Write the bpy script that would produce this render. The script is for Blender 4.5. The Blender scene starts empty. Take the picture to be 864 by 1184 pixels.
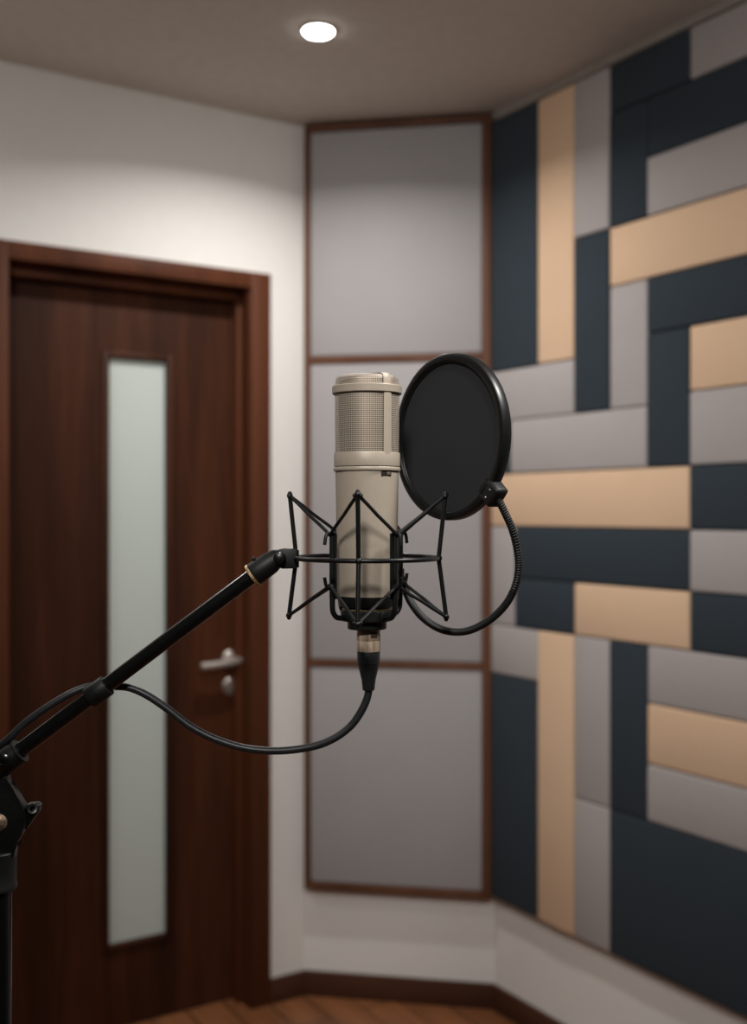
import bpy, bmesh, math, random
from mathutils import Vector, Matrix
random.seed(4)
C = bpy.context.scene.collection
SC = bpy.context.scene
PI = math.pi

# ------------------------------------------------------------------ helpers
def lin(r, g, b):
    f = lambda c: (c/255/12.92) if c/255 <= 0.04045 else ((c/255+0.055)/1.055)**2.4
    return (f(r), f(g), f(b), 1.0)

F = 1257.0; CAMZ = 1.445            # focal length in px, eye height in metres

class N:
    """small node-tree helper"""
    def __init__(s, name):
        s.m = bpy.data.materials.new(name); s.m.use_nodes = True
        s.t = s.m.node_tree; s.n = s.t.nodes
        s.b = s.n['Principled BSDF']; s.out = s.n['Material Output']
    def add(s, typ, **kw):
        nd = s.n.new(typ)
        for k, v in kw.items():
            if k in nd.inputs: nd.inputs[k].default_value = v
            else: setattr(nd, k, v)
        return nd
    def ln(s, a, b): s.t.links.new(a, b)
    def setp(s, **kw):
        for k, v in kw.items(): s.b.inputs[k.replace('_', ' ')].default_value = v
    def math(s, op, a, b=None):
        nd = s.n.new('ShaderNodeMath'); nd.operation = op
        for i, x in enumerate((a, b)):
            if x is None: continue
            if isinstance(x, (int, float)): nd.inputs[i].default_value = x
            else: s.ln(x, nd.inputs[i])
        return nd.outputs[0]

def noise_mat(name, c1, c2, scale=60, rough=0.6, metal=0.0, bump=0.1, bdist=0.001, stretch=(1,1,1), detail=4, spec=0.5, lo=0.35, hi=0.65):
    k = N(name); k.setp(Roughness=rough, Metallic=metal)
    k.b.inputs['Specular IOR Level'].default_value = spec
    tc = k.add('ShaderNodeTexCoord'); mp = k.add('ShaderNodeMapping'); mp.inputs['Scale'].default_value = stretch
    nz = k.add('ShaderNodeTexNoise', Scale=scale, Detail=detail)
    rp = k.add('ShaderNodeValToRGB')
    rp.color_ramp.elements[0].color = c1; rp.color_ramp.elements[1].color = c2
    rp.color_ramp.elements[0].position = lo; rp.color_ramp.elements[1].position = hi
    k.ln(tc.outputs['Object'], mp.inputs['Vector']); k.ln(mp.outputs[0], nz.inputs['Vector'])
    k.ln(nz.outputs['Fac'], rp.inputs['Fac']); k.ln(rp.outputs[0], k.b.inputs['Base Color'])
    if bump:
        bp = k.add('ShaderNodeBump', Strength=bump, Distance=bdist)
        k.ln(nz.outputs['Fac'], bp.inputs['Height']); k.ln(bp.outputs[0], k.b.inputs['Normal'])
    return k.m

def fabric(name, c):
    k = N(name); k.setp(Roughness=0.95); k.b.inputs['Specular IOR Level'].default_value = 0.15
    tc = k.add('ShaderNodeTexCoord')
    nz = k.add('ShaderNodeTexNoise', Scale=420, Detail=3)
    big = k.add('ShaderNodeTexNoise', Scale=7, Detail=3)
    k.ln(tc.outputs['Object'], nz.inputs['Vector']); k.ln(tc.outputs['Object'], big.inputs['Vector'])
    d = tuple(x*0.86 for x in c[:3])+(1,); l = tuple(min(1, x*1.12) for x in c[:3])+(1,)
    mx = k.add('ShaderNodeMixRGB'); mx.inputs[1].default_value = d; mx.inputs[2].default_value = l
    f = k.math('ADD', k.math('MULTIPLY', nz.outputs['Fac'], 0.6), k.math('MULTIPLY', big.outputs['Fac'], 0.4))
    k.ln(f, mx.inputs[0]); k.ln(mx.outputs[0], k.b.inputs['Base Color'])
    wv = k.add('ShaderNodeTexWave', Scale=160, Distortion=1.5); k.ln(tc.outputs['Object'], wv.inputs['Vector'])
    bp = k.add('ShaderNodeBump', Strength=0.15, Distance=0.0006)
    k.ln(k.math('ADD', nz.outputs['Fac'], wv.outputs['Fac']), bp.inputs['Height']); k.ln(bp.outputs[0], k.b.inputs['Normal'])
    return k.m

def wood(name, dark, mid, light, scale=9, stretch=(1, 1, 0.06), rough=0.42):
    k = N(name); k.setp(Roughness=rough); k.b.inputs['Specular IOR Level'].default_value = 0.18
    tc = k.add('ShaderNodeTexCoord'); mp = k.add('ShaderNodeMapping'); mp.inputs['Scale'].default_value = stretch
    nz = k.add('ShaderNodeTexNoise', Scale=scale, Detail=6, Distortion=0.6)
    nf = k.add('ShaderNodeTexNoise', Scale=scale*14, Detail=4)
    k.ln(tc.outputs['Object'], mp.inputs['Vector'])
    k.ln(mp.outputs[0], nz.inputs['Vector']); k.ln(mp.outputs[0], nf.inputs['Vector'])
    rp = k.add('ShaderNodeValToRGB'); cr = rp.color_ramp
    cr.elements[0].color = dark; cr.elements[0].position = 0.3
    cr.elements[1].color = light; cr.elements[1].position = 0.72
    e = cr.elements.new(0.5); e.color = mid
    f = k.math('ADD', k.math('MULTIPLY', nz.outputs['Fac'], 0.78), k.math('MULTIPLY', nf.outputs['Fac'], 0.22))
    k.ln(f, rp.inputs['Fac']); k.ln(rp.outputs[0], k.b.inputs['Base Color'])
    bp = k.add('ShaderNodeBump', Strength=0.08, Distance=0.001); k.ln(nf.outputs['Fac'], bp.inputs['Height']); k.ln(bp.outputs[0], k.b.inputs['Normal'])
    return k.m

def finish(name, bm, mat, parent=None, loc=None, rotz=0.0, smooth=35, local=False):
    """bm is in world space unless local; link as one mesh object whose origin is loc / its parent's origin."""
    bmesh.ops.recalc_face_normals(bm, faces=bm.faces[:])
    if parent is not None:
        if not local: bmesh.ops.transform(bm, matrix=root_world(parent).inverted(), verts=bm.verts[:])
    elif loc is not None and not local:
        bmesh.ops.transform(bm, matrix=(Matrix.Translation(loc) @ Matrix.Rotation(rotz, 4, 'Z')).inverted(), verts=bm.verts[:])
    me = bpy.data.meshes.new(name); bm.to_mesh(me); bm.free()
    for p in me.polygons: p.use_smooth = True
    me.set_sharp_from_angle(angle=math.radians(smooth))
    if mat: me.materials.append(mat)
    o = bpy.data.objects.new(name, me); C.objects.link(o)
    if parent is not None: o.parent = parent
    elif loc is not None: o.location = loc; o.rotation_euler = (0, 0, rotz)
    return o

def root_world(o):
    m = Matrix.Identity(4)
    while o is not None:
        m = Matrix.LocRotScale(o.location, o.rotation_euler, o.scale) @ m
        o = o.parent
    return m

def thing(name, label, cat, loc=(0,0,0), rotz=0.0, group=None, kind=None):
    o = bpy.data.objects.new(name, None); C.objects.link(o); o.empty_display_size = 0.05
    o.location = loc; o.rotation_euler = (0, 0, rotz)
    if label: o['label'] = label
    if cat: o['category'] = cat
    if group: o['group'] = group
    if kind: o['kind'] = kind
    return o

def tag(o, label, cat, group=None):
    o['label'] = label; o['category'] = cat
    if group: o['group'] = group
    return o

def struct(o, label, cat):
    o['kind'] = 'structure'; o['label'] = label; o['category'] = cat; return o

def box(bm, x0, x1, y0, y1, z0, z1, M=None, bevel=0.0, seg=2):
    g = bmesh.ops.create_cube(bm, size=1.0)
    T = Matrix.Translation(((x0+x1)/2, (y0+y1)/2, (z0+z1)/2)) @ Matrix.Diagonal((x1-x0, y1-y0, z1-z0, 1))
    bmesh.ops.transform(bm, matrix=T, verts=g['verts'])
    vs = g['verts']
    if bevel:
        es = list({e for v in vs for e in v.link_edges})
        r = bmesh.ops.bevel(bm, geom=es, offset=bevel, segments=seg, profile=0.5, affect='EDGES')
        vs = list({v for v in vs if v.is_valid} | set(r['verts']))
    if M is not None: bmesh.ops.transform(bm, matrix=M, verts=vs)
    return vs

def lathe(bm, prof, M=None, n=64, cap=True):
    """prof: list of (radius, height) spun about local z"""
    rings = []
    for r, z in prof:
        if r < 1e-7: rings.append([bm.verts.new((0, 0, z))])
        else: rings.append([bm.verts.new((r*math.cos(2*PI*i/n), r*math.sin(2*PI*i/n), z)) for i in range(n)])
    for a, b in zip(rings, rings[1:]):
        for i in range(n):
            j = (i+1) % n
            if len(a) == 1 and len(b) == 1: continue
            if len(a) == 1: bm.faces.new((a[0], b[j], b[i]))
            elif len(b) == 1: bm.faces.new((a[i], a[j], b[0]))
            else: bm.faces.new((a[i], a[j], b[j], b[i]))
    if cap:
        for rg in (rings[0], rings[-1]):
            if len(rg) > 2: bm.faces.new(rg)
    vs = [v for rg in rings for v in rg]
    if M is not None: bmesh.ops.transform(bm, matrix=M, verts=vs)
    return vs

def spline(pts, per=12, closed=False):
    """Catmull-Rom through the points"""
    P = [Vector(p) for p in pts]; out = []; n = len(P)
    for i in range(n if closed else n-1):
        if closed: p0, p1, p2, p3 = P[(i-1) % n], P[i], P[(i+1) % n], P[(i+2) % n]
        else: p0, p1, p2, p3 = P[max(i-1, 0)], P[i], P[i+1], P[min(i+2, n-1)]
        for k in range(per):
            t = k/per
            out.append(0.5*((2*p1)+(p2-p0)*t+(2*p0-5*p1+4*p2-p3)*t*t+(3*p1-p0-3*p2+p3)*t**3))
    if not closed: out.append(P[-1])
    return out

def tube(bm, pts, r, n=12, closed=False, cap=True, rfun=None):
    P = [Vector(p) for p in pts]; m = len(P); rings = []
    tang = []
    for i in range(m):
        a = P[(i-1) % m] if (closed or i > 0) else P[i]
        b = P[(i+1) % m] if (closed or i < m-1) else P[i]
        tang.append((b-a).normalized())
    up = Vector((0, 0, 1)) if abs(tang[0].z) < 0.9 else Vector((1, 0, 0))
    nrm = (up - tang[0]*up.dot(tang[0])).normalized()
    for i in range(m):
        nrm = (nrm - tang[i]*nrm.dot(tang[i])).normalized()
        bn = tang[i].cross(nrm)
        rr = rfun(i/(m-1)) if rfun else r
        # mitre sharp corners so that the tube keeps its thickness
        rings.append([bm.verts.new(P[i] + (nrm*math.cos(2*PI*j/n) + bn*math.sin(2*PI*j/n))*rr) for j in range(n)])
    for i in range(m if closed else m-1):
        a, b = rings[i], rings[(i+1) % m]
        off = 0
        if closed and i == m-1:
            off = min(range(n), key=lambda s: sum((a[j].co-b[(j+s) % n].co).length for j in range(n)))
        for j in range(n):
            k = (j+1) % n
            bm.faces.new((a[j], a[k], b[(k+off) % n], b[(j+off) % n]))
    if cap and not closed:
        bm.faces.new(rings[0]); bm.faces.new(rings[-1])

def ball(bm, c, r, sx=1, sy=1, sz=1):
    bmesh.ops.create_uvsphere(bm, u_segments=20, v_segments=12, radius=r,
        matrix=Matrix.Translation(c) @ Matrix.Diagonal((sx, sy, sz, 1)))

def prism(bm, outline, y0, y1, M=None, bevel=0.0, seg=2):
    """outline [(x, z)...] extruded along y"""
    a = [bm.verts.new((x, y0, z)) for x, z in outline]; b = [bm.verts.new((x, y1, z)) for x, z in outline]
    n = len(a); fs = [bm.faces.new(a), bm.faces.new(b[::-1])]
    for i in range(n): fs.append(bm.faces.new((a[i], b[i], b[(i+1) % n], a[(i+1) % n])))
    vs = a+b
    if bevel:
        es = [e for f in fs[:2] for e in f.edges]
        r = bmesh.ops.bevel(bm, geom=es, offset=bevel, segments=seg, profile=0.5, affect='EDGES')
        vs = list({v for v in vs if v.is_valid} | set(r['verts']))
    if M is not None: bmesh.ops.transform(bm, matrix=M, verts=vs)

def axis_matrix(a, b):
    """local z runs from a towards b, origin at a"""
    a, b = Vector(a), Vector(b)
    q = (b-a).normalized().to_track_quat('Z', 'Y')
    return Matrix.Translation(a) @ q.to_matrix().to_4x4()

# ------------------------------------------------------------------ materials
M_wall   = noise_mat('white_wall_paint', lin(233,230,225), lin(235,232,227), 30, 0.75, bump=0.0, spec=0.2)
M_ceil   = noise_mat('ceiling_paint', lin(214,206,197), lin(220,212,203), 30, 0.85, bump=0.0, spec=0.1)
M_navy   = fabric('navy_fabric', lin(53,61,68))
M_grey   = fabric('grey_fabric', lin(172,165,163))
M_beige  = fabric('beige_fabric', lin(219,186,155))
M_greyp  = fabric('pale_grey_fabric', lin(165,161,161))
M_door   = wood('dark_mahogany_veneer', lin(34,18,11), lin(60,32,19), lin(92,51,30), scale=7, rough=0.5)
M_frame  = wood('mahogany_frame', lin(66,35,20), lin(84,46,27), lin(100,56,34), scale=9, rough=0.55)
M_bead   = wood('panel_frame_wood', lin(82,52,37), lin(98,64,46), lin(112,76,56), scale=9, rough=0.5)
M_base   = wood('baseboard_wood', lin(62,38,28), lin(76,48,35), lin(90,58,43), scale=9, stretch=(0.1,0.1,1), rough=0.45)
M_black  = noise_mat('black_coated_metal', lin(14,15,15), lin(20,21,21), 400, 0.36, 0.0, 0.05, 0.0003, spec=0.5)
M_blackm = noise_mat('matte_black_plastic', lin(16,17,17), lin(23,24,24), 500, 0.5, 0.0, 0.12, 0.0003, spec=0.4)
M_gloss  = noise_mat('black_lacquered_tube', lin(13,14,14), lin(18,19,19), 200, 0.2, 0.0, 0.02, 0.0003, spec=0.6)
M_rubber = noise_mat('black_cable_rubber', lin(33,34,36), lin(41,42,44), 300, 0.42, 0.0, 0.05, 0.0003, spec=0.5)
M_cord   = noise_mat('black_elastic', lin(20,21,22), lin(30,31,31), 900, 0.6, 0.0, 0.2, 0.0003, spec=0.35)
M_tan    = noise_mat('champagne_metal', lin(176,163,146), lin(180,167,150), 500, 0.48, 0.12, 0.01, 0.0002)
M_brass  = noise_mat('worn_brass', lin(150,118,78), lin(225,195,150), 500, 0.4, 0.4, 0.1, 0.0003)
M_nickel = noise_mat('satin_nickel', lin(190,182,174), lin(205,197,190), 100, 0.38, 0.75, 0.02, 0.0003)
M_silver = noise_mat('brushed_connector_metal', lin(165,142,120), lin(226,202,176), 300, 0.42, 0.1, 0.1, 0.0002, stretch=(1,1,0.1))
M_dark   = noise_mat('dark_recess', lin(26,22,20), lin(36,31,28), 200, 0.6)
M_whitep = noise_mat('white_trim_paint', lin(215,210,203), lin(222,217,210), 60, 0.5, bump=0.0)

def screen_mat():
    k = N('black_nylon_screen'); k.setp(Roughness=0.9); k.b.inputs['Specular IOR Level'].default_value = 0.15
    tc = k.add('ShaderNodeTexCoord')
    sp = k.add('ShaderNodeSeparateXYZ'); k.ln(tc.outputs['UV'], sp.inputs[0])
    a = k.math('SINE', k.math('MULTIPLY', sp.outputs['X'], 2*PI)); b = k.math('SINE', k.math('MULTIPLY', sp.outputs['Y'], 2*PI))
    f = k.math('ADD', k.math('MULTIPLY', k.math('MULTIPLY', a, b), 0.35), 0.5)
    mx = k.add('ShaderNodeMixRGB'); mx.inputs[1].default_value = lin(38,38,40); mx.inputs[2].default_value = lin(56,56,58)
    k.ln(f, mx.inputs[0]); k.ln(mx.outputs[0], k.b.inputs['Base Color'])
    bp = k.add('ShaderNodeBump', Strength=0.3, Distance=0.0003); k.ln(f, bp.inputs['Height']); k.ln(bp.outputs[0], k.b.inputs['Normal'])
    return k.m
M_screen = screen_mat()

def grille_mat(name, col, wire):
    """woven wire: wires are metal, the gaps between them are open"""
    k = N(name); k.setp(Roughness=0.42, Metallic=0.3)
    k.b.inputs['Base Color'].default_value = col
    tc = k.add('ShaderNodeTexCoord'); sp = k.add('ShaderNodeSeparateXYZ'); k.ln(tc.outputs['UV'], sp.inputs[0])
    def tri(s): return k.math('PINGPONG', s, 0.5)             # 0 at the wire, .5 mid gap
    u, v = tri(sp.outputs['X']), tri(sp.outputs['Y'])
    hole = k.math('MULTIPLY', k.math('GREATER_THAN', u, wire), k.math('GREATER_THAN', v, wire))
    h = k.math('SUBTRACT', 1.0, k.math('MINIMUM', u, v))
    bp = k.add('ShaderNodeBump', Strength=0.5, Distance=0.0006); k.ln(h, bp.inputs['Height']); k.ln(bp.outputs[0], k.b.inputs['Normal'])
    tr = k.add('ShaderNodeBsdfTransparent'); mx = k.add('ShaderNodeMixShader')
    k.ln(hole, mx.inputs[0]); k.ln(k.b.outputs[0], mx.inputs[1]); k.ln(tr.outputs[0], mx.inputs[2]); k.ln(mx.outputs[0], k.out.inputs['Surface'])
    return k.m
M_grille = grille_mat('woven_wire_grille', lin(208,193,175), 0.145)
M_inner = grille_mat('inner_wire_mesh', lin(120,100,86), 0.12)
M_lining = noise_mat('inner_gauze', lin(40,31,27), lin(62,50,44), 900, 0.6, 0.2, 0.2, 0.0003)

def frosted():
    k = N('frosted_glass'); k.setp(Roughness=0.38)
    k.b.inputs['Base Color'].default_value = lin(216,226,220)
    k.b.inputs['Transmission Weight'].default_value = 0.12
    k.b.inputs['Specular IOR Level'].default_value = 0.55
    nz = k.add('ShaderNodeTexNoise', Scale=300, Detail=2); bp = k.add('ShaderNodeBump', Strength=0.05, Distance=0.0005)
    k.ln(nz.outputs['Fac'], bp.inputs['Height']); k.ln(bp.outputs[0], k.b.inputs['Normal'])
    return k.m
M_glass = frosted()

def floor_mat():
    k = N('oak_plank_floor'); k.setp(Roughness=0.38); k.b.inputs['Specular IOR Level'].default_value = 0.4
    tc = k.add('ShaderNodeTexCoord'); mp = k.add('ShaderNodeMapping'); mp.inputs['Rotation'].default_value = (0, 0, math.radians(58))
    k.ln(tc.outputs['Object'], mp.inputs['Vector'])
    br = k.add('ShaderNodeTexBrick', Scale=1.0)
    br.inputs['Brick Width'].default_value = 0.9; br.inputs['Row Height'].default_value = 0.11; br.inputs['Mortar Size'].default_value = 0.003
    br.inputs['Color1'].default_value = lin(128,80,50); br.inputs['Color2'].default_value = lin(154,100,64); br.inputs['Mortar'].default_value = lin(58,35,23)
    k.ln(mp.outputs[0], br.inputs['Vector'])
    m2 = k.add('ShaderNodeMapping'); m2.inputs['Scale'].default_value = (0.12, 1, 1); k.ln(mp.outputs[0], m2.inputs['Vector'])
    nz = k.add('ShaderNodeTexNoise', Scale=26, Detail=6); k.ln(m2.outputs[0], nz.inputs['Vector'])
    mx = k.add('ShaderNodeMixRGB', blend_type='MULTIPLY'); mx.inputs[0].default_value = 0.6
    rp = k.add('ShaderNodeValToRGB'); rp.color_ramp.elements[0].color = (0.4,0.4,0.4,1); rp.color_ramp.elements[0].position = .3; rp.color_ramp.elements[1].position = .7
    k.ln(nz.outputs['Fac'], rp.inputs['Fac']); k.ln(br.outputs['Color'], mx.inputs[1]); k.ln(rp.outputs[0], mx.inputs[2])
    k.ln(mx.outputs[0], k.b.inputs['Base Color'])
    return k.m
M_floor = floor_mat()

def emit(name, col, s):
    k = N(name); k.n.remove(k.b); e = k.add('ShaderNodeEmission', Strength=s); e.inputs['Color'].default_value = col
    k.ln(e.outputs[0], k.out.inputs['Surface']); return k.m
M_lens = emit('lit_lens', (1.0, 0.985, 0.965, 1), 26)

# ------------------------------------------------------------------ room frame
H = 2.6
L = Vector((-0.2076, 3.262, 0)); Rr = Vector((0.353, 3.167, 0))     # the two corners at the ends of the chamfer wall
U = Vector((0.843, 0.538, 0)).normalized()                           # along the left wall, towards the corner
V = Vector((0.538, -0.843, 0)).normalized()                          # along the right wall, towards the viewer
A_left = math.atan2(U.y, U.x); A_right = math.atan2(V.y, V.x)
Bd = (Rr-L); W_back = Bd.length; A_back = math.atan2(Bd.y, Bd.x)
def wallM(o, a): return Matrix.Translation(o) @ Matrix.Rotation(a, 4, 'Z')
ML, MR, MB = wallM(L, A_left), wallM(Rr, A_right), wallM(L, A_back)   # local x along the wall, +y into the wall, z up

def on_wall(M, px, py, y=0.0):
    """point where the sight line of a pixel meets the plane local y = const; returns local (x, z)"""
    d = Vector(((px-432)/F, 1.0, (592-py)/F)); o = Vector((0, 0, CAMZ)); Mi = M.inverted()
    o2 = Mi @ o; d2 = Mi.to_3x3() @ d
    t = (y-o2.y)/d2.y; p = o2+d2*t
    return p.x, p.z

LEN_L, LEN_R = 2.9, 3.9
T = 0.1
# door opening, local x on the left wall (negative = away from the corner)
FACE = -0.012                                    # architrave stands 12 mm proud
fx_out, fz_top = on_wall(ML, 313.5, 317, FACE)
fx_in,  fz_in  = on_wall(ML, 291, 333, FACE)
gx_in, _ = on_wall(ML, 10, 300, FACE)
fw = fx_out-fx_in
gx_out = gx_in-fw
LEAFY = 0.085
DEPTH = 0.14

# walls
bm = bmesh.new()
box(bm, fx_out-0.03, 0.0, 0, DEPTH, 0, H, ML)
box(bm, -LEN_L, gx_out+0.03, 0, DEPTH, 0, H, ML)
box(bm, gx_out+0.03, fx_out-0.03, 0, DEPTH, fz_top-0.03, H, ML)
struct(finish('wall_left', bm, M_wall, loc=L, rotz=A_left), 'white painted wall with the dark wooden door in it', 'wall')
bm = bmesh.new(); box(bm, 0, W_back, 0, 0.1, 0, H, MB)
struct(finish('wall_back', bm, M_wall, loc=L, rotz=A_back), 'narrow white angled wall behind the tall framed grey panel', 'wall')
bm = bmesh.new(); box(bm, 0, LEN_R, 0, 0.1, 0, H, MR)
struct(finish('wall_right', bm, M_wall, loc=Rr, rotz=A_right), 'white wall carrying the patchwork of coloured acoustic panels', 'wall')
# far ends of the room, behind the camera
pL = L - U*LEN_L; pR = Rr + V*LEN_R
cor = pL + V*(pR-pL).dot(V)
M_far = fabric('charcoal_wall_cloth', lin(96,94,92))
def plain_wall(name, a, b, label):
    d = b-a; ang = math.atan2(d.y, d.x); M = wallM(a, ang)
    bm = bmesh.new(); box(bm, 0, d.length, 0, 0.1, 0, H, M)
    struct(finish(name, bm, M_far, loc=a, rotz=ang), label, 'wall')
plain_wall('wall_side', cor, pL, 'charcoal cloth wall behind the viewer on the left')
plain_wall('wall_front', pR, cor, 'charcoal cloth wall behind the viewer')
# floor and ceiling follow the outline of the room
out = [L, Rr, pR, cor, pL]
def slab(z0, z1):
    bm = bmesh.new(); n = len(out); cen = sum(out, Vector())/n
    O = [p+(p-cen).normalized()*0.16 for p in out]
    a = [bm.verts.new((p.x, p.y, z0)) for p in O]; b = [bm.verts.new((p.x, p.y, z1)) for p in O]
    bm.faces.new(a); bm.faces.new(b[::-1])
    for i in range(n): bm.faces.new((a[i], b[i], b[(i+1) % n], a[(i+1) % n]))
    return bm
struct(finish('floor', slab(-0.08, 0), M_floor), 'brown wooden plank floor at the bottom of the photo', 'floor')
struct(finish('ceiling', slab(H, H+0.08), M_ceil), 'plain warm grey ceiling with one round downlight', 'ceiling')
# baseboards
BH, BT = 0.073, 0.014
def board(name, M, x0, x1, loc, a, label):
    bm = bmesh.new(); box(bm, x0, x1, -BT, 0, 0, BH, M, 0.003)
    struct(finish(name, bm, M_base, loc=loc, rotz=a), label, 'baseboard')
board('baseboard_left', ML, fx_out, 0.004, L, A_left, 'short dark brown baseboard between door frame and corner')
board('baseboard_back', MB, 0.0, W_back, L, A_back, 'dark brown baseboard under the tall framed grey panel')
board('baseboard_right', MR, -0.002, LEN_R, Rr, A_right, 'dark brown baseboard under the coloured acoustic panels')
board('baseboard_left_far', ML, -LEN_L, gx_out, L, A_left, 'dark brown baseboard left of the door')
bm = bmesh.new(); box(bm, 0, LEN_R, -0.022, 0, 2.574, H, MR, 0.004)
struct(finish('trim_1', bm, noise_mat('dull_trim_paint', lin(150,141,132), lin(158,149,140), 60, 0.7), loc=Rr, rotz=A_right), 'slim pale trim along the ceiling above the coloured panels', 'trim')

# ------------------------------------------------------------------ door
door = thing('door_1', 'dark mahogany door with a tall frosted glass strip and lever handle', 'door', L, A_left, kind='structure')
bm = bmesh.new()      # architrave and lining
for x0, x1 in ((fx_in, fx_out), (gx_out, gx_in)): box(bm, x0, x1, FACE, 0.0, 0, fz_top, ML, 0.002)
box(bm, gx_in-0.0, fx_in+0.0, FACE, 0.0, fz_in, fz_top, ML, 0.002)
box(bm, fx_in-0.004, fx_out-0.03, 0, DEPTH, 0, fz_top-0.03, ML)
box(bm, gx_out+0.03, gx_in+0.004, 0, DEPTH, 0, fz_top-0.03, ML)
box(bm, gx_in, fx_in, 0, DEPTH, fz_in-0.002, fz_top-0.03, ML)
# stop
box(bm, fx_in-0.018, fx_in-0.003, 0.045, DEPTH, 0, fz_in, ML, 0.002)
box(bm, gx_in, fx_in, 0.045, LEAFY, fz_in-0.03, fz_in, ML, 0.002)
finish('door_frame', bm, M_frame, door)
lx0, lx1 = gx_in+0.006, fx_in-0.006
lz0, lz1 = 0.006, fz_in-0.006
# glass opening in the leaf
gx0, gz1 = on_wall(ML, 126, 413, LEAFY); gx1, gz1b = on_wall(ML, 192.5, 417.5, LEAFY); gz1 = (gz1+gz1b)/2
_, gz0 = on_wall(ML, 131, 1095, LEAFY); _, gz0b = on_wall(ML, 191, 1077, LEAFY); gz0 = (gz0+gz0b)/2
bw = 0.016
bm = bmesh.new()
box(bm, lx0, gx0-bw, LEAFY, LEAFY+0.045, lz0, lz1, ML)
box(bm, gx1+bw, lx1, LEAFY, LEAFY+0.045, lz0, lz1, ML)
box(bm, gx0-bw, gx1+bw, LEAFY, LEAFY+0.045, lz0, gz0-bw, ML)
box(bm, gx0-bw, gx1+bw, LEAFY, LEAFY+0.045, gz1+bw, lz1, ML)
leaf = finish('door_leaf', bm, M_door, door)
bm = bmesh.new()      # glazing bead
y0, y1 = LEAFY-0.007, LEAFY+0.03
box(bm, gx0-bw-0.004, gx0, y0, y1, gz0-bw, gz1+bw, ML, 0.003); box(bm, gx1, gx1+bw+0.004, y0, y1, gz0-bw, gz1+bw, ML, 0.003)
box(bm, gx0, gx1, y0, y1, gz0-bw, gz0, ML, 0.003); box(bm, gx0, gx1, y0, y1, gz1, gz1+bw, ML, 0.003)
finish('glazing_bead', bm, M_door, leaf)
bm = bmesh.new(); box(bm, gx0, gx1, LEAFY+0.012, LEAFY+0.02, gz0, gz1, ML)
g = finish('glass_pane', bm, M_glass, leaf); g['label'] = 'tall narrow frosted glass pane'
# handle, lock, hinges
hx, hz = on_wall(ML, 266, 764, LEAFY); hl, _ = on_wall(ML, 233, 765, LEAFY-0.05)
bm = bmesh.new()
RX = Matrix.Rotation(PI/2, 4, 'X')      # local z -> -y (out of the leaf)
lathe(bm, [(0.0255,0),(0.0255,0.006),(0.022,0.009),(0.010,0.010),(0.0095,0.045),(0.0,0.045)], ML @ Matrix.Translation((hx, LEAFY, hz+0.006)) @ RX, 32)
pts = [ML @ Vector(p) for p in ((hx+0.010, LEAFY-0.044, hz+0.004), (hx, LEAFY-0.046, hz+0.003), (hx-0.03, LEAFY-0.05, hz+0.001), (hx-0.075, LEAFY-0.05, hz-0.002), (hl, LEAFY-0.048, hz-0.003))]
tube(bm, spline(pts, 6), 0.0115, 16)
h = finish('door_handle', bm, M_nickel, leaf); h['label'] = 'satin nickel lever handle'
kx, kz = on_wall(ML, 266, 793, LEAFY)
bm = bmesh.new(); lathe(bm, [(0.025,0),(0.025,0.006),(0.022,0.009),(0.009,0.0095),(0.009,0.013),(0,0.013)], ML @ Matrix.Translation((kx, LEAFY, kz)) @ RX, 32)
h = finish('door_lock', bm, M_nickel, leaf); h['label'] = 'round satin nickel lock rose'
for py in (414, 1118):
    ax, az = on_wall(ML, 14, py, LEAFY)
    bm = bmesh.new(); lathe(bm, [(0.0,-.045),(0.006,-0.045),(0.006,0.045),(0,0.045)], ML @ Matrix.Translation((lx0+0.005, LEAFY-0.005, az)), 16)
    box(bm, lx0+0.006, lx0+0.016, LEAFY-0.002, LEAFY+0.001, az-0.04, az+0.04, ML)
    finish('hinge', bm, M_nickel, leaf)

# ------------------------------------------------------------------ tall framed panel on the chamfer wall
px0, _ = on_wall(MB, 352, 600, -0.04); px1, _ = on_wall(MB, 568, 600, -0.04)
px0 = max(px0, 0.004); px1 = min(px1, W_back-0.004)
pz1 = on_wall(MB, 455, 138, -0.04)[1]; pz0 = on_wall(MB, 455, 1034, -0.04)[1]
d1 = on_wall(MB, 455, 414.5, -0.04)[1]; d2 = on_wall(MB, 455, 769, -0.04)[1]
t = thing('framed_fabric_panel', 'tall narrow grey fabric panel in a brown wood frame between door wall and patchwork wall', 'acoustic panel',
          MB @ Vector(((px0+px1)/2, 0, pz0)), A_back)
fl = on_wall(MB, 358, 600, -0.04)[0]; fr = on_wall(MB, 558, 600, -0.04)[0]
bm = bmesh.new(); wL = max(fl-px0, 0.012); wR = px1-fr
box(bm, px0, px0+wL, -0.042, -0.001, pz0, pz1, MB, 0.002); box(bm, px1-wR, px1, -0.042, -0.001, pz0, pz1, MB, 0.002)
for za, zb in ((pz0, pz0+0.02), (pz1-0.022, pz1)): box(bm, px0+wL, px1-wR, -0.042, -0.001, za, zb, MB, 0.002)
for zc in (d1, d2): box(bm, px0+wL, px1-wR, -0.040, -0.001, zc-0.010, zc+0.010, MB, 0.002)
finish('wood_frame', bm, M_bead, t)
for za, zb in ((pz0+0.02, d2-0.010), (d2+0.010, d1-0.010), (d1+0.010, pz1-0.022)):
    bm = bmesh.new(); box(bm, px0+wL+0.001, px1-wR-0.001, -0.036, -0.002, za+0.001, zb-0.001, MB, 0.006, 3)
    finish('fabric_pad', bm, M_greyp, t)

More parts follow.
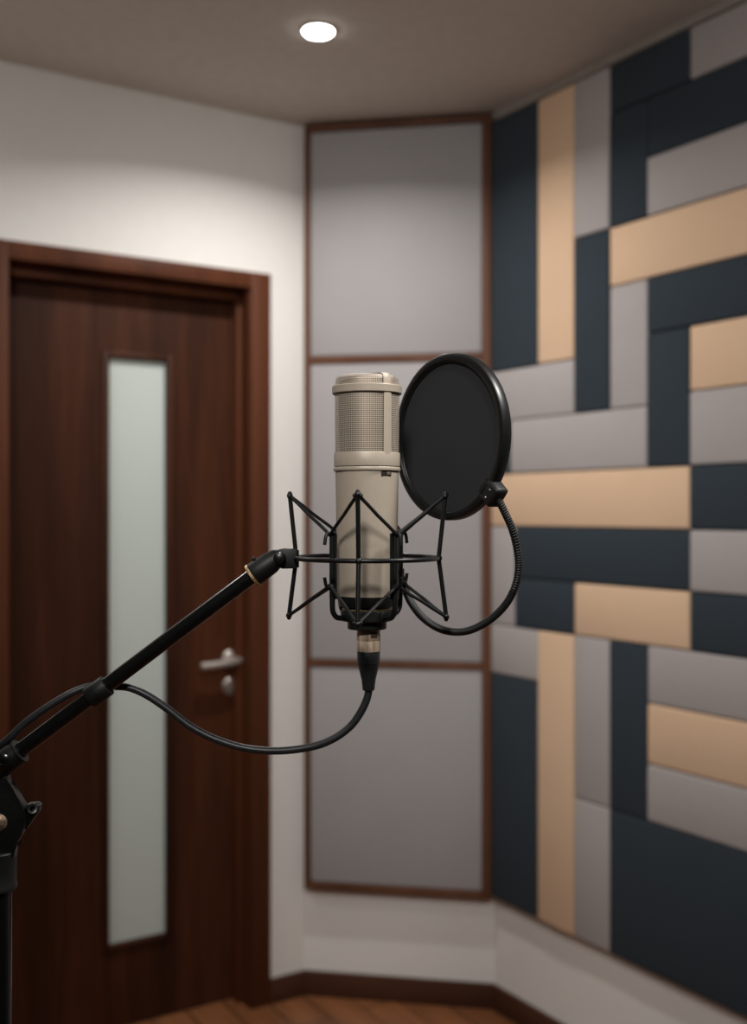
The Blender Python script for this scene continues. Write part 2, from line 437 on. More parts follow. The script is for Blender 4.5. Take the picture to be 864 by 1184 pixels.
# ------------------------------------------------------------------ patchwork of acoustic panels on the right wall
TH = 0.032
X = {}
for nme, px in dict(a=566.5, s=590, q=595, b=621.5, c=663.5, d=704.5, e=748, f=797, g=864).items():
    X[nme] = on_wall(MR, px, 592, -TH)[0]
X['a'] = max(X['a'], 0.02); X['z'] = 1.36; X['y'] = 1.16
COLX = dict(a=566.5, s=590, q=595, b=621.5, c=663.5, d=704.5, e=748, f=797, g=864)
ZT, ZB = 2.566, 0.335
LINES = [2.444, 2.300, 2.158, 2.0095, 1.875, 1.846, 1.724, 1.702, 1.552, 1.404, 1.2605, 1.123, 0.983, 0.837, 0.699]
def zz(ref):
    if ref == 'T': return ZT
    if ref == 'B': return ZB
    v = [on_wall(MR, px, py, -TH)[1] for px, py in ref]
    v = sum(v)/len(v)
    q = min(LINES, key=lambda l: abs(l-v))               # the panels meet along shared joints
    return q if abs(q-v) < 0.013 else v
n_, g_, b_ = M_navy, M_grey, M_beige
PANELS = [  # material, left, right column, top, bottom, label
 (n_,'a','b','T',[(568,426),(621,424)],'tall navy acoustic panel at ceiling beside the framed grey panel, upper left of patchwork'),
 (b_,'b','c','T',[(621,422),(663,418)],'tall upright beige acoustic panel running down from the ceiling'),
 (g_,'c','d','T',[(665,274.5),(702,267)],'upright grey acoustic panel at the ceiling, right of the tall beige one'),
 (n_,'d','f','T',[(748,109.5),(797,95)],'navy acoustic panel at the ceiling, left of the grey corner panel'),
 (n_,'d','e',[(748,109.5),(797,95)],[(704,263.5),(747,251)],'upright navy acoustic panel just above the left end of topmost beige bar'),
 (g_,'f','z','T',[(798,93),(864,65)],'grey acoustic panel at the ceiling in the top right corner of the photo'),
 (n_,'e','z',[(798,93),(864,65)],[(748,182),(864,142)],'horizontal navy acoustic panel above the topmost long grey bar'),
 (g_,'e','z',[(748,182),(864,142)],[(748,250),(864,214)],'horizontal grey acoustic panel resting on the topmost beige bar'),
 (b_,'d','z',[(704,264.5),(864,217)],[(704,331),(864,294)],'topmost horizontal beige acoustic panel reaching the right edge of the photo'),
 (n_,'c','d',[(665,274.5),(702,267)],[(665,477),(702,475.5)],'upright navy acoustic panel between tall beige panel and short upright grey panel'),
 (g_,'d','e',[(704,331),(747,323)],[(704,474.5),(747,470)],'short upright grey acoustic panel under the left end of topmost beige bar'),
 (n_,'e','z',[(748,322),(864,295)],[(748,385),(864,364)],'horizontal navy acoustic panel directly below the topmost beige bar'),
 (n_,'e','f',[(748,385),(797,376)],[(748,539),(797,538)],'upright navy acoustic panel left of the beige panel at the right edge'),
 (b_,'f','y',[(798,380),(864,367)],[(798,452),(864,445)],'beige acoustic panel cut by the right edge, above a grey one at mid height'),
 (g_,'f','z',[(798,452),(864,445)],[(798,540),(864,538)],'grey acoustic panel at the right edge directly under a beige one, upper half'),
 (g_,'a','c',[(568,428),(663,421)],[(590,485),(663,478)],'horizontal grey acoustic panel under the bottom of the tall beige panel, behind the pop filter'),
 (n_,'a','s',[(590,485),(663,478)],[(590,543),(748,539)],'tiny navy acoustic panel mostly hidden behind the pop filter rim'),
 (g_,'s','e',[(590,484),(748,474)],[(590,543),(748,539)],'long grey acoustic panel lying on top of the longest beige bar'),
 (b_,'a','f',[(590,545.5),(797,540)],[(597,609),(797,613)],'longest horizontal beige acoustic panel at mid height, behind the top of the gooseneck'),
 (n_,'f','y',[(800,541),(864,539.5)],[(800,612),(864,613)],'navy acoustic panel at the right edge, level with the longest beige bar'),
 (g_,'a','q',[(568,608),(595,609)],[(568,719),(595,722)],'small upright grey acoustic panel seen inside the gooseneck loop'),
 (n_,'q','f',[(597,609),(797,613)],[(600,666),(797,680)],'long navy acoustic panel directly below the longest beige bar'),
 (n_,'q','c',[(600,667),(663,671)],[(596,720),(663,729)],'short navy acoustic panel left of the short beige bar'),
 (b_,'c','f',[(663,671),(797,683)],[(663,731),(797,752)],'short horizontal beige acoustic panel under the long navy bar'),
 (g_,'f','z',[(798,613.5),(864,614)],[(798,684),(864,692)],'grey acoustic panel at the right edge between two navy ones, mid height'),
 (n_,'f','y',[(798,685),(864,693)],[(798,751),(864,762)],'navy acoustic panel at the right edge, right of the short beige bar'),
 (g_,'a','b',[(568,722),(621,728)],[(568,779),(621,787)],'small grey acoustic panel above the tall navy panel in the lower left corner'),
 (b_,'b','c',[(622,729),(664,732)],'B','tall upright beige acoustic panel running to the bottom of the patchwork'),
 (g_,'c','d',[(664,733),(706,740)],[(666,921),(704,932)],'upright grey acoustic panel between the lower tall beige and an upright navy panel'),
 (n_,'d','e',[(706,743),(748,749)],[(708,936),(748,948)],'upright navy acoustic panel standing on the large navy one at lower right'),
 (g_,'e','z',[(749,750.5),(864,765)],[(749,812),(864,836)],'horizontal grey acoustic panel directly above the lowest beige bar'),
 (b_,'e','z',[(749,812),(864,836)],[(749,883),(864,912)],'lowest horizontal beige acoustic panel, sandwiched between two grey bars'),
 (g_,'e','z',[(749,884),(864,913)],[(749,952),(864,989)],'lowest horizontal grey acoustic panel, between lowest beige bar and large navy panel'),
 (g_,'c','d',[(666,923),(704,934)],'B','short upright grey acoustic panel at the bottom, left of the large navy panel'),
 (n_,'d','z',[(708,936),(748,948)],'B','large navy acoustic panel filling the lower right corner'),
 (n_,'a','b',[(568,780),(621,788)],'B','tall navy acoustic panel at the bottom beside the framed grey panel'),
]
for i, (mat, a, b, top, bot, label) in enumerate(PANELS):
    x0, x1 = X[a], X[b]; z1, z0 = zz(top), zz(bot); gp = 0.0012
    bm = bmesh.new()
    th = TH + ((i*7) % 5 - 2)*0.0006
    box(bm, x0+gp, x1-gp, -th, -0.001, z0+gp, z1-gp, MR, 0.005, 3)
    o = finish('acoustic_panel', bm, mat, loc=MR @ Vector(((x0+x1)/2, 0, z0)), rotz=A_right)
    tag(o, label, 'acoustic panel', 'fabric acoustic panels on the right wall')

# ------------------------------------------------------------------ downlight
dl = Vector((-0.132, 2.60, H))
t = thing('ceiling_downlight', 'small round lit downlight set in the grey ceiling', 'ceiling light', dl)
bm = bmesh.new(); lathe(bm, [(0.036,-0.001),(0.036,-0.006),(0.0375,-0.007),(0.041,-0.005),(0.043,-0.001)], Matrix.Translation(dl), 48)
finish('trim_ring', bm, M_ceil, t)
bm = bmesh.new(); lathe(bm, [(0.0355,-0.001),(0.0355,-0.006),(0.034,-0.0095),(0.02,-0.0115),(0,-0.012)], Matrix.Translation(dl), 48)
lens = finish('lens', bm, M_lens, t)

# ------------------------------------------------------------------ microphone set-up (all about 0.9 m away)
D = 0.9; K = D/F
def P(px, py, dy=0.0):
    """a point on the vertical plane of the microphone; dy moves it straight back in metres (same x, z)"""
    return Vector(((px-432)*K, D+dy, CAMZ+(592-py)*K))
AX = 424.5
AXM = Vector(((AX-432)*K, D, 0))
def zy(py): return CAMZ+(592-py)*K
def prof(rows): return [(r*K, zy(y)) for r, y in rows]
MA = Matrix.Translation(AXM)

mic = thing('studio_microphone', 'champagne large-diaphragm studio microphone with woven wire head, upright in the black shock mount', 'microphone', (AXM.x, AXM.y, zy(727)))
bm = bmesh.new()
lathe(bm, prof([(0,690),(33.6,690),(34.2,686),(35.2,640),(36.3,560),(36.5,545.5),(38.6,544.5),(38.8,543),(38.8,541.5),(38.2,540.6),(0,540.6)]), MA, 96)
body = finish('body', bm, M_tan, mic)
bm = bmesh.new()
lathe(bm, prof([(34,539.6),(38.0,539.6),(38.2,538.5),(38.2,525),(37.6,523.6),(35.5,523.4),(34,525)]), MA, 96, cap=False)
# top band
lathe(bm, prof([(36.0,456),(39.6,456.2),(40.2,455.4),(40.4,448),(39.7,446.9),(36,446.6)]), MA, 96, cap=False)
# the two straps, up the side and over the crown
def strap(phi, half=0.14):
    secs = [(37.9,526),(38.6,450),(38.4,447),(37.6,441.5),(36.9,437.6),(35.0,435.0),(31,433.9),(20,433.4),(0,433.2)]
    rows = []
    for r, y in secs:
        row = []
        hw = 38*math.tan(half)
        for s in (-1, -0.4, 0.4, 1):
            a = phi
            lift = 0 if abs(s) == 1 else 0.5
            rr = r
            x, yy = rr+ (lift if r > 30 else 0), s*hw
            if r > 30: x = math.sqrt(max((rr+lift)**2-yy*yy, 0))
            # front is -y in the world; angle measured from the front to the right
            wx = x*math.sin(a)+yy*math.cos(a); wy = -(x*math.cos(a))+yy*math.sin(a)
            row.append(bm.verts.new(MA @ Vector((wx*K, wy*K, zy(y)+(lift*K if r <= 36 else 0)))))
        rows.append(row)
    for r0, r1 in zip(rows, rows[1:]):
        for i in range(3): bm.faces.new((r0[i], r0[i+1], r1[i+1], r1[i]))
PHI = math.radians(38)
strap(PHI); strap(PHI+PI)
finish('grille_frame', bm, M_tan, mic, smooth=24)
# woven grille: side and crown, UVs counted in wire pitches
def grille_bm(rows, pitch=2.25, n=104):
    bm = bmesh.new(); uv = bm.loops.layers.uv.new('UVMap'); s = 0; rings = []; NS = n
    for i, (r, y) in enumerate(rows):
        if i: s += math.hypot(r-rows[i-1][0], y-rows[i-1][1])
        rings.append((s/pitch, [bm.verts.new(MA @ Vector((r*K*math.sin(2*PI*j/NS), -r*K*math.cos(2*PI*j/NS), zy(y)))) for j in range(NS)]))
    for (s0, a), (s1, b) in zip(rings, rings[1:]):
        for j in range(NS):
            k = (j+1) % NS
            f = bm.faces.new((a[j], a[k], b[k], b[j]))
            for lp, q in zip(f.loops, ((j, s0), (j+1, s0), (j+1, s1), (j, s1))): lp[uv].uv = q
    return bm
crown = [(36.9,524),(37.2,490),(37.4,452),(36.7,447),(36.6,441.5),(36.1,438.6),(34.8,436.6),(32,435.5),(24,434.9),(16,434.6),(8,434.4),(0.4,434.3)]
gm = finish('wire_grille', grille_bm(crown), M_grille, mic); gm['label'] = 'woven wire mesh head'
bm = grille_bm([(max(r-1.5, 0.2), y+(1.4 if y < 449 else 0)) for r, y in crown], 2.05, 110)
finish('inner_mesh', bm, M_inner, gm)
bm = grille_bm([(max(r-5, 0.2), y+(4 if y < 449 else 0)) for r, y in crown], n=64)
finish('inner_gauze', bm, M_lining, gm)
bm = bmesh.new()
lathe(bm, prof([(0,702),(27,702),(27,700.5),(32.5,700.5),(33.5,699),(33.8,690),(33.8,686.5),(34.6,686.2),(34.6,690.5),(33,690.5),(0,690.5)][:6]+[(33.9,687),(33.0,686.2),(0,686.2)]), MA, 64)
finish('base_cap', bm, M_black, mic)
# low cut switch
a = math.radians(37.5)
Ms = MA @ Matrix.Rotation(a, 4, 'Z') @ Matrix.Translation((0, -36.3*K, zy(548.2)))
bm = bmesh.new(); box(bm, -7*K, 7*K, -0.5*K, 1.5*K, -3.3*K, 3.3*K, Ms, 1.2*K*0.6, 2)
sw = finish('switch_slot', bm, M_dark, body)
bm = bmesh.new(); box(bm, 0*K, 5*K, -1.4*K, 0.2*K, -2*K, 1.6*K, Ms, 0.5*K, 2)
finish('switch_lever', bm, noise_mat('dull_lever', lin(92,80,68), lin(104,92,78), 300, 0.6), body)

# shock mount ---------------------------------------------------------------
sm = thing('shock_mount', 'black spider shock mount with elastic cords holding the microphone', 'shock mount', (AXM.x, AXM.y, zy(727)))
PH0 = math.radians(-6)
def cyl(r, ang, py):
    """angle from the front, positive to the right"""
    return Vector((AXM.x+r*K*math.sin(ang), D-r*K*math.cos(ang), zy(py)))
RING, TIP, POST = 82, 90.5, 50
bm = bmesh.new()
tube(bm, [cyl(RING, 2*PI*i/96, 645) for i in range(96)], 2.7*K, 14, closed=True)
finish('outer_ring', bm, M_black, sm)
tips_t, tips_b = [], []
for i in range(4):
    a = PH0+i*PI/2
    tt, bb = cyl(TIP, a, 573), cyl(TIP+1, a, 712.5); md = cyl(RING+0.8, a, 645)
    tips_t.append(tt); tips_b.append(bb)
    bm = bmesh.new()
    path = spline([tt, tt.lerp(md, 0.5), md.lerp(tt, 0.12), md, md.lerp(bb, 0.12), md.lerp(bb, 0.5), bb], 6)
    tube(bm, path, 2.6*K, 12)
    ball(bm, md, 4.1*K)
    for q, s in ((tt, 1), (bb, -1)):
        ball(bm, q, 3.6*K); ball(bm, q+Vector((0, 0, s*2.6*K)), 2.6*K)
        tng = Vector((math.cos(a), math.sin(a), 0))      # small lugs that the cord hooks round
        for w in (-1, 1): ball(bm, q+tng*w*3.2*K+Vector((0, 0, -s*1.2*K)), 2.5*K)
    finish('frame_arm', bm, M_black, sm)
hooks_t, hooks_b = [], []
bm = bmesh.new()
for i in range(4):
    a = PH0+PI/4+i*PI/2
    prad = POST
    path = [cyl(prad, a, 615), cyl(prad, a, 640), cyl(prad, a, 670), cyl(prad, a, 698), cyl(prad-1.5, a, 706), cyl(prad-6, a, 711), cyl(prad-13, a, 712.5), cyl(26, a, 712.5)]
    tube(bm, spline(path, 5), 3.1*K, 10)
    for w in (-0.075, 0.075):      # upright rails either side make the strut look flat and broad
        tube(bm, [cyl(prad-1, a+w, 616), cyl(prad-1, a+w, 690)], 2.2*K, 8)
    ht, hb = cyl(prad+3.5, a, 617.5), cyl(prad+3.5, a, 675)
    hooks_t.append(ht); hooks_b.append(hb)
    # upper hook: out and down; lower hook: out and up
    tube(bm, spline([cyl(prad, a, 615.5), cyl(prad+5, a, 615), cyl(prad+9, a, 619), cyl(prad+11, a, 629)], 5), 2.0*K, 10)
    tube(bm, spline([cyl(prad, a, 677.5), cyl(prad+5, a, 678), cyl(prad+9, a, 674), cyl(prad+11, a, 665)], 5), 2.0*K, 10)
    ball(bm, cyl(prad, a, 616), 3.6*K); ball(bm, cyl(prad, a, 676), 4.0*K)
finish('inner_cradle', bm, M_black, sm)
bm = bmesh.new()
lathe(bm, prof([(0,727),(21.5,727),(22.5,726),(22.5,719),(24,717.5),(29.5,717),(30.5,716),(30.5,706),(29.5,704.6),(0,704.6)]), MA, 64)
for i in range(4):
    a = PH0+PI/4+i*PI/2
    Mb = MA @ Matrix.Rotation(a, 4, 'Z') @ Matrix.Translation((0, -28*K, zy(711)))
    box(bm, -6*K, 6*K, -5*K, 5*K, -5.8*K, 5.8*K, Mb, 1*K, 2)
finish('base_collar', bm, M_blackm, sm)
bm = bmesh.new(); lathe(bm, prof([(0,704.4),(28.5,704.4),(28.8,703.4),(28.5,702.4),(0,702.4)]), MA, 64)
o = finish('thread_ring', bm, M_brass, sm); o['label'] = 'thin brass ring'
for tips, hooks in ((tips_t, hooks_t), (tips_b, hooks_b)):
    bm = bmesh.new(); pts = []
    s = -1 if tips is tips_t else 1
    loop = []
    for i in range(4):
        loop += [tips[i], hooks[i]]
    for i in range(8):
        p, q = loop[i], loop[(i+1) % 8]
        d = (q-p).normalized()
        side = Vector((0, 0, 0))
        tube(bm, [p+d*1.5*K, p.lerp(q, 0.25), p.lerp(q, 0.5)+Vector((0, 0, s*0.6*K)), p.lerp(q, 0.75), q], 2.0*K, 10)
        ball(bm, q if i % 2 == 0 else p, 2.6*K)
    finish('elastic_cord', bm, M_cord, sm)
# bracket and swivel on the left of the ring
S0 = P(293.5, 664.3); S1 = P(326, 641.5)
bm = bmesh.new()
c = P(327, 645)
outl = [(343.5,634.5),(343.5,657),(327,657.5),(321,655),(317.5,650),(316.5,645),(318,639.5),(322,635.5),(328,634)]
prism(bm, [((x-432)*K, zy(y)) for x, y in outl], D-0.0032, D+0.0032, None, 0.0006)
tube(bm, [P(342.5, 636), P(342.5, 656)], 3.4*K, 12)
finish('mounting_bracket', bm, M_blackm, sm)
bm = bmesh.new()
Mw = axis_matrix(S0, S1); Lw = (S1-S0).length
lathe(bm, [(0,0),(13.6*K,0),(14*K,1.2*K),(13.8*K,10*K),(13.0*K,24*K),(11.6*K,29*K),(11.2*K,Lw-6*K),(8*K,Lw-1*K),(0,Lw)], Mw, 40)
sw = finish('swivel_joint', bm, M_blackm, sm)
bm = bmesh.new()
Mp = Matrix.Translation(P(324, 645, -11.2*K)) @ RX
lathe(bm, [(0,-24*K),(7*K,-24*K),(7*K,0),(6.4*K,2*K),(4*K,3.3*K),(0,3.8*K)], Mp, 28)
finish('pivot_bolt', bm, M_black, sw)
bm = bmesh.new(); tube(bm, [P(297, 651, -2*K), P(293.5, 646.5, -2*K)], 2.3*K, 10); ball(bm, P(293.3, 646.2, -2*K), 2.5*K)
finish('set_screw', bm, M_black, sw)

# stand ----------------------------------------------------------------------
px_pole = -3
foot = Vector(((px_pole-432)*K, D+0.002, 0))
st = thing('boom_stand', 'black microphone boom stand with slanted arm rising from the left edge', 'microphone stand', foot)
def boom(px): return P(px, 668-0.752*(px-289))
bdir = (boom(289)-boom(0)).normalized()
bm = bmesh.new(); B0, B1 = boom(-170), boom(291.5)
lathe(bm, [(0,0),(8.9*K,0),(8.9*K,(B1-B0).length),(0,(B1-B0).length)], axis_matrix(B0, B1), 40)
finish('boom_arm', bm, M_gloss, st)
Mb = axis_matrix(P(290.6, 666.3), P(293.8, 664.0))
bm = bmesh.new(); lathe(bm, [(0,0),(13.4*K,0),(14.3*K,0.8*K),(14.3*K,3.0*K),(13.4*K,3.8*K),(0,3.8*K)], Mb, 40)
o = finish('thread_nut', bm, M_brass, st); o['label'] = 'worn brass thread nut'
bm = bmesh.new(); Ca, Cb = boom(103.5), boom(124)
lc = (Cb-Ca).length
lathe(bm, [(9*K,0),(12.2*K,0),(12.7*K,0.8*K),(12.7*K,lc-0.8*K),(12.2*K,lc),(9*K,lc)], axis_matrix(Ca, Cb), 40, cap=False)
# loop of the clip that carries the cable behind the arm
ctr = (Ca+Cb)/2+Vector((0, 14.5*K, 2*K))
lathe(bm, [(4.7*K,-lc/2),(6.6*K,-lc/2),(6.6*K,lc/2),(4.7*K,lc/2)], axis_matrix(ctr, ctr+(Cb-Ca)), 24, cap=False)
finish('cable_clip', bm, M_blackm, st)
# clutch: sleeve round the arm, friction disc, wing, bolt
bm = bmesh.new(); Sa, Sb = boom(-34), boom(23.5); ls = (Sb-Sa).length
lathe(bm, [(0,0),(14*K,0),(14.8*K,1.5*K),(14.8*K,ls-9*K),(13.4*K,ls-3*K),(14.8*K,ls-2.4*K),(14.8*K,ls),(9*K,ls)], axis_matrix(Sa, Sb), 40)
sl = finish('boom_sleeve', bm, M_blackm, st)
bm = bmesh.new(); lathe(bm, [(0,0),(9.5*K,0),(9.5*K,3*K),(7*K,4.6*K),(3*K,5*K),(2.2*K,3.6*K),(0,3.6*K)], Matrix.Translation(P(9, 877.5, -13.5*K)) @ RX, 28)
finish('sleeve_screw', bm, M_gloss, sl)
bm = bmesh.new()
half = [(10,896),(13,907),(22,919),(30,930.5),(32.2,941),(31,952),(27,963.5),(19.5,976),(18,990)]
outl = half+[(-6-x, y) for x, y in half[::-1]]
prism(bm, [((x-432)*K, zy(y)) for x, y in outl], D-0.0050, D+0.0050, None, 0.0014, 3)
cl = finish('friction_clutch', bm, M_black, st)
bm = bmesh.new(); lathe(bm, [(0,0),(10.5*K,0),(10.5*K,2*K),(8.5*K,4.2*K),(5*K,5.6*K),(0,6*K)], Matrix.Translation(P(0.5, 949, -6.6*K)) @ RX, 32)
o = finish('clutch_bolt', bm, noise_mat('tarnished_bolt', lin(120,100,84), lin(165,142,120), 500, 0.45, 0.7, 0.1, 0.0003), cl); o['label'] = 'tarnished metal bolt head'
bm = bmesh.new()
prism(bm, [((x-432)*K, zy(y)) for x, y in ((26,934),(33,929.5),(42,928.5),(46,931.5),(45,938),(39,946),(31,958),(24,962),(20,950))], D-0.001, D+0.008, None, 0.0014, 3)
lathe(bm, [(3.0*K,-1.5*K),(6.0*K,-1.5*K),(6.4*K,1*K),(5.4*K,2*K),(3.0*K,1.5*K),(3.0*K,-1.5*K)], Matrix.Translation(P(39, 934, -5*K)) @ Matrix.Rotation(math.radians(70), 4, 'X') @ Matrix.Rotation(math.radians(20), 4, 'Y'), 24, cap=False)
finish('wing_handle', bm, M_black, cl)
Mf = Matrix.Translation(foot)
bm = bmesh.new()
lathe(bm, prof([(0,984),(20,984),(21,985.5),(20.4,1000),(20.2,1022),(21.3,1024),(21.3,1028),(20,1029.5),(0,1029.5)]), Mf, 48)
finish('pole_collar', bm, M_blackm, st)
bm = bmesh.new(); lathe(bm, [(0,0.09),(15.2*K,0.09),(15.2*K,zy(1026)),(0,zy(1026))], Mf, 40)
finish('pole', bm, M_gloss, st)
bm = bmesh.new(); lathe(bm, [(0,0.08),(0.02,0.08),(0.022,0.09),(0.022,0.17),(0.018,0.18),(0,0.18)], Mf, 32)
finish('leg_hub', bm, M_blackm, st)
for i in range(3):
    a = math.radians(200+120*i); dv = Vector((math.cos(a), math.sin(a), 0))
    bm = bmesh.new(); tube(bm, [foot+dv*0.012+Vector((0,0,0.13)), foot+dv*0.31+Vector((0,0,0.014))], 0.008, 14)
    lg = finish('leg', bm, M_gloss, st)
    bm = bmesh.new(); tube(bm, [foot+dv*0.285+Vector((0,0,0.0243)), foot+dv*0.33+Vector((0,0,0.0122))], 0.0115, 14)
    finish('rubber_foot', bm, M_rubber, lg)

# cable ------------------------------------------------------------------------
cb = thing('microphone_cable', 'black microphone cable drooping from the microphone base to the clip on the boom arm', 'cable', P(426.5, 797))
bm = bmesh.new()
BK = 14.5*K
cpts = [P(427,792), P(425,806), P(417.5,823), P(405,840), P(385,854.5), P(360,864,2*K), P(322,869,4*K), P(283,866.5,6*K), P(247,856,8*K), P(218,841.5,10*K),
        P(193,823,12*K), P(168,806.5,13*K), P(148,798,BK), P(132,796,BK), P(114,795.5,BK), P(96,797,BK), P(76,805,10*K), P(52,819.5,6*K), P(28,837,4*K), P(8,856,3*K), P(-12,872,8*K), P(-40,905,14*K), P(-62,960,14*K), P(-70,1050,10*K), P(-60,1200,6*K)]
fl = Vector((-0.40, 0.93, 0.0045))
cpts += [Vector((-0.365, 0.915, 0.7)), Vector((-0.375, 0.93, 0.35)), Vector((-0.40, 0.96, 0.10)), Vector((-0.46, 1.0, 0.012)), Vector((-0.58, 0.98, 0.0036)), Vector((-0.75, 0.85, 0.0036)), Vector((-0.95, 0.80, 0.0036))]
tube(bm, spline(cpts, 10), 4.5*K, 14)
finish('cord', bm, M_rubber, cb)
bm = bmesh.new()
MX = Matrix.Translation(Vector(((426.3-432)*K, D, 0)))
lathe(bm, prof([(0,752.6),(13.6,752.6),(13.7,751.5),(13.6,741),(13.2,740.4),(13.6,739.8),(13.6,733),(13.3,727.2),(0,727.2)]), MX, 40)
sh = finish('connector_shell', bm, M_silver, cb); sh['label'] = 'brushed silver metal connector sleeve'
bm = bmesh.new()
Ml = MX @ Matrix.Rotation(math.radians(28), 4, 'Z') @ Matrix.Translation((0, -13.5*K, zy(733.5)))
box(bm, -4*K, 4*K, -0.7*K, 1.2*K, -2.8*K, 3.2*K, Ml, 0.4*K)
for q in (-1.2, 0.4, 2.0): box(bm, -2.8*K, 2.8*K, -1.1*K, -0.4*K, (q-0.3)*K, (q+0.3)*K, Ml)
finish('latch_button', bm, noise_mat('dull_latch', lin(96,82,70), lin(130,112,96), 400, 0.5, 0.6), sh)
bm = bmesh.new()
lathe(bm, prof([(0,798),(6.5,798),(7.0,797),(8.2,786),(12.2,769.5),(12.4,768.5),(12.4,766.8),(13.2,766.4),(13.2,764.8),(12.6,764.4),(13.2,764),(13.4,753.6),(13,752.7),(0,752.7)]), MX, 40)
finish('connector_boot', bm, M_rubber, cb)

# pop filter ---------------------------------------------------------------------
th = math.radians(53.5)
pc = P(518.5, 505, 0.0); pc = Vector(((514.8-432)*0.925/F, 0.925, CAMZ+(592-505)*0.925/F))
nrm = Vector((-math.sin(th), -math.cos(th), 0)); side = Vector((math.cos(th), -math.sin(th), 0)); upv = Vector((0, 0, 1))
Mq = Matrix.Translation(pc) @ Matrix((side, upv, nrm)).transposed().to_4x4()     # local x right, y up, z towards the viewer's left
RO = 0.0712; DP = 0.0105
pf = thing('pop_filter', 'round black pop filter on a curved gooseneck, right of the microphone', 'pop filter', pc)
bm = bmesh.new()
lathe(bm, [(RO-0.0084,-0.0026),(RO-0.0078,-0.0018),(RO-0.0070,-0.0016),(RO-0.0064,-0.0002),(RO-0.0056,0),(RO-0.0020,0),(RO-0.0006,-0.0006),(RO,-0.0020),(RO,-0.0050),(RO,-DP+0.0016),(RO-0.0006,-DP+0.0004),(RO-0.002,-DP),(RO-0.006,-DP),(RO-0.0084,-DP+0.001),(RO-0.0084,-0.0026)], Mq, 128, cap=False)
finish('rim', bm, M_black, pf)
for nm, zoff in (('front_screen', -0.0036), ('rear_screen', -DP+0.0022)):
    bm = bmesh.new(); uv = bm.loops.layers.uv.new('UVMap'); rr = RO-0.0078; rings = []
    for i in range(1, 9): rings.append([(rr*i/8*math.cos(2*PI*j/96), rr*i/8*math.sin(2*PI*j/96)) for j in range(96)])
    c0 = bm.verts.new(Mq @ Vector((0, 0, zoff))); vr = [[bm.verts.new(Mq @ Vector((x, y, zoff))) for x, y in rg] for rg in rings]
    co = {c0: (0, 0)}
    for rg, vv in zip(rings, vr):
        for q, v in zip(rg, vv): co[v] = q
    for j in range(96):
        k = (j+1) % 96
        bm.faces.new((c0, vr[0][j], vr[0][k]))
        for a, b in zip(vr, vr[1:]): bm.faces.new((a[j], a[k], b[k], b[j]))
    for f in bm.faces:
        for lp in f.loops: lp[uv].uv = (co[lp.vert][0]/0.0011, co[lp.vert][1]/0.0011)
    finish(nm, bm, M_screen, pf)
# clip at lower right of the rim
ang = math.radians(-41.5)
cdir = Vector((math.cos(ang), math.sin(ang), 0))
Mc = Mq @ Matrix.Translation((cdir.x*(RO+0.002), cdir.y*(RO+0.002), -DP/2)) @ Matrix.Rotation(ang-PI/2, 4, 'Z')   # local y outwards
bm = bmesh.new()
box(bm, -0.0095, 0.0095, -0.0075, 0.0085, -0.0068, 0.0072, Mc, 0.0032, 4)
box(bm, -0.0065, 0.0065, -0.011, -0.004, -0.0075, 0.0078, Mc, 0.0015, 2)
ck = finish('rim_clip', bm, M_blackm, pf)
for sx in (-0.004, 0.004):
    bm = bmesh.new(); ball(bm, Mc @ Vector((sx, 0.001, 0.0072)), 0.0009); finish('clip_screw', bm, M_nickel, ck)
g0 = Mc @ Vector((0.0, 0.006, 0))
def Pd(px, py, y): return Vector(((px-432)*y/F, y, CAMZ+(592-py)*y/F))
gy0 = g0.y
gp = [g0, Pd(583.5,592,gy0+0.002), Pd(592,611,gy0+0.006), Pd(598,634,gy0+0.010), Pd(600,655,gy0+0.014), Pd(596.5,676,gy0+0.018), Pd(585.5,698,gy0+0.022), Pd(566,717,gy0+0.027), Pd(540,729.5,gy0+0.032), Pd(513,728.5,gy0+0.038), Pd(490,715,gy0+0.044), Pd(475,696,gy0+0.048), Pd(467.5,678,0.934)]
gpl = spline(gp, 44)
tot = len(gpl)
bm = bmesh.new()
tube(bm, gpl, 0.0032, 14, rfun=lambda s: 0.00315+0.00026*math.sin(s*tot*2*PI/6) if s < 0.44 else 0.0033)
finish('gooseneck', bm, M_blackm, pf)
# the clamp grips the rear right post of the cradle
bm = bmesh.new()
q = cyl(POST, PH0+3*PI/4, 668)
tube(bm, [q+Vector((0,0,-9*K)), q+Vector((0,0,9*K))], 5.2*K, 16)
e = gpl[-1]
tube(bm, [e+(gpl[-3]-e)*2, e, e.lerp(q, 0.5), q], 5.0*K, 14)
finish('post_clamp', bm, M_blackm, pf)

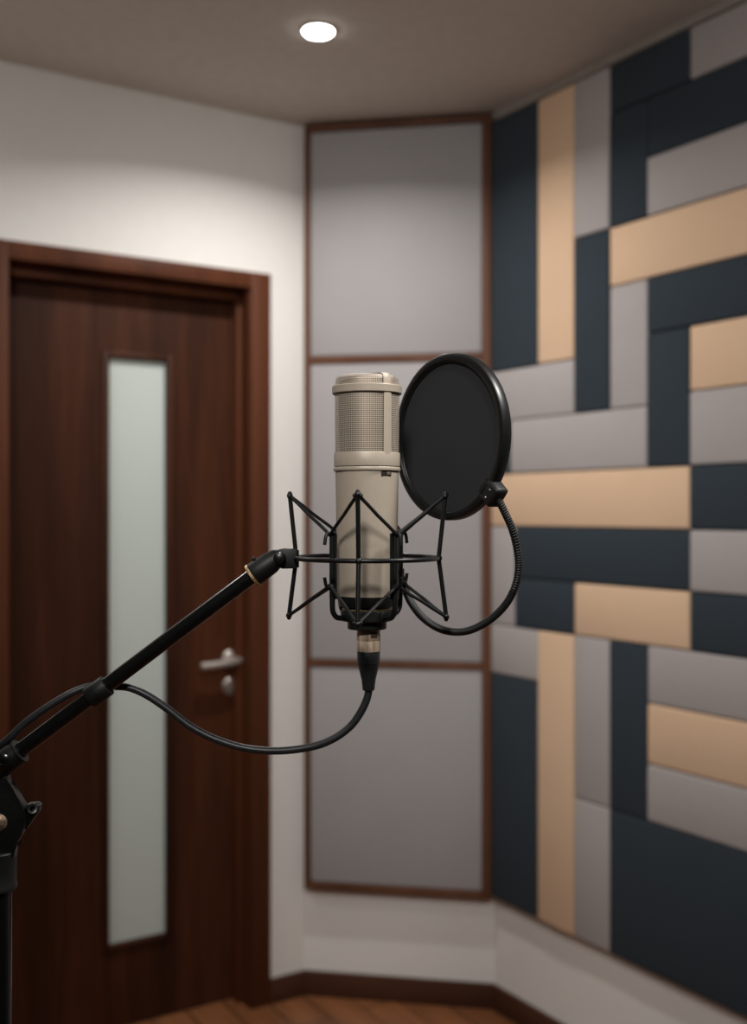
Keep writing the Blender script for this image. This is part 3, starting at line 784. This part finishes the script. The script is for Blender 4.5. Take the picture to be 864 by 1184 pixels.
# ------------------------------------------------------------------ lamps
def area(name, loc, size, power, target=None, col=(1,0.95,0.88), shape='DISK', spread=180):
    l = bpy.data.lights.new(name, 'AREA'); l.shape = shape; l.size = size; l.energy = power; l.color = col; l.spread = math.radians(spread)
    o = bpy.data.objects.new(name, l); C.objects.link(o); o.location = loc
    d = (Vector(target)-Vector(loc)) if target is not None else Vector((0,0,-1))
    o.rotation_euler = d.to_track_quat('-Z', 'Y').to_euler()
    return o
WARM = (1, 0.975, 0.945)
area('downlight_lamp', dl+Vector((0,0,-0.022)), 0.066, 9.8, col=WARM, spread=150)
# added fill lamps under the ceiling, unseen, for the door wall and general light
for x, y, pw, sz in ((-1.3, 1.92, 5.4, 0.14), (-0.8, 0.5, 1.0, 0.25)):
    area('fill_lamp', (x, y, H-0.03), sz, pw, col=WARM, spread=160)
area('unseen_spot', (-0.16, -0.4, 2.3), 0.25, 1.15, target=(AXM.x, D, 1.46), col=WARM, spread=50)  # added key light on the microphone, no fixture seen
area('unseen_spot', (0.30, 0.0, 2.45), 0.2, 4.6, target=(0.68, 2.6, 1.45), col=WARM, spread=72)  # added wash that brightens the right wall at mid height
area('unseen_spot', (-0.75, 1.1, 2.48), 0.2, 1.7, target=(-0.62, 3.0, 1.85), col=WARM, spread=85)  # added wash for the upper part of the door wall
area('unseen_spot', (0.85, 0.75, 2.45), 0.2, 1.0, target=(0.07, 0.92, 1.5), col=WARM, spread=45)  # unseen lamp placed for the highlight on the pop filter rim
w = bpy.data.worlds.new('world'); SC.world = w; w.use_nodes = True
w.node_tree.nodes['Background'].inputs[0].default_value = (0.9, 0.95, 1, 1); w.node_tree.nodes['Background'].inputs[1].default_value = 0.03

# ------------------------------------------------------------------ camera
cd = bpy.data.cameras.new('camera'); cam = bpy.data.objects.new('camera', cd); C.objects.link(cam)
cam.location = (0, 0, CAMZ); cam.rotation_euler = (PI/2, 0, 0)
cd.sensor_fit = 'VERTICAL'; cd.sensor_height = 36; cd.lens = 36*F/1184
cd.clip_start = 0.02
cd.dof.use_dof = True; cd.dof.focus_distance = 0.88
cd.dof.aperture_fstop = (cd.lens/1000)/0.0085
SC.camera = cam
SC.view_settings.view_transform = 'Standard'
SC.view_settings.look = 'None'
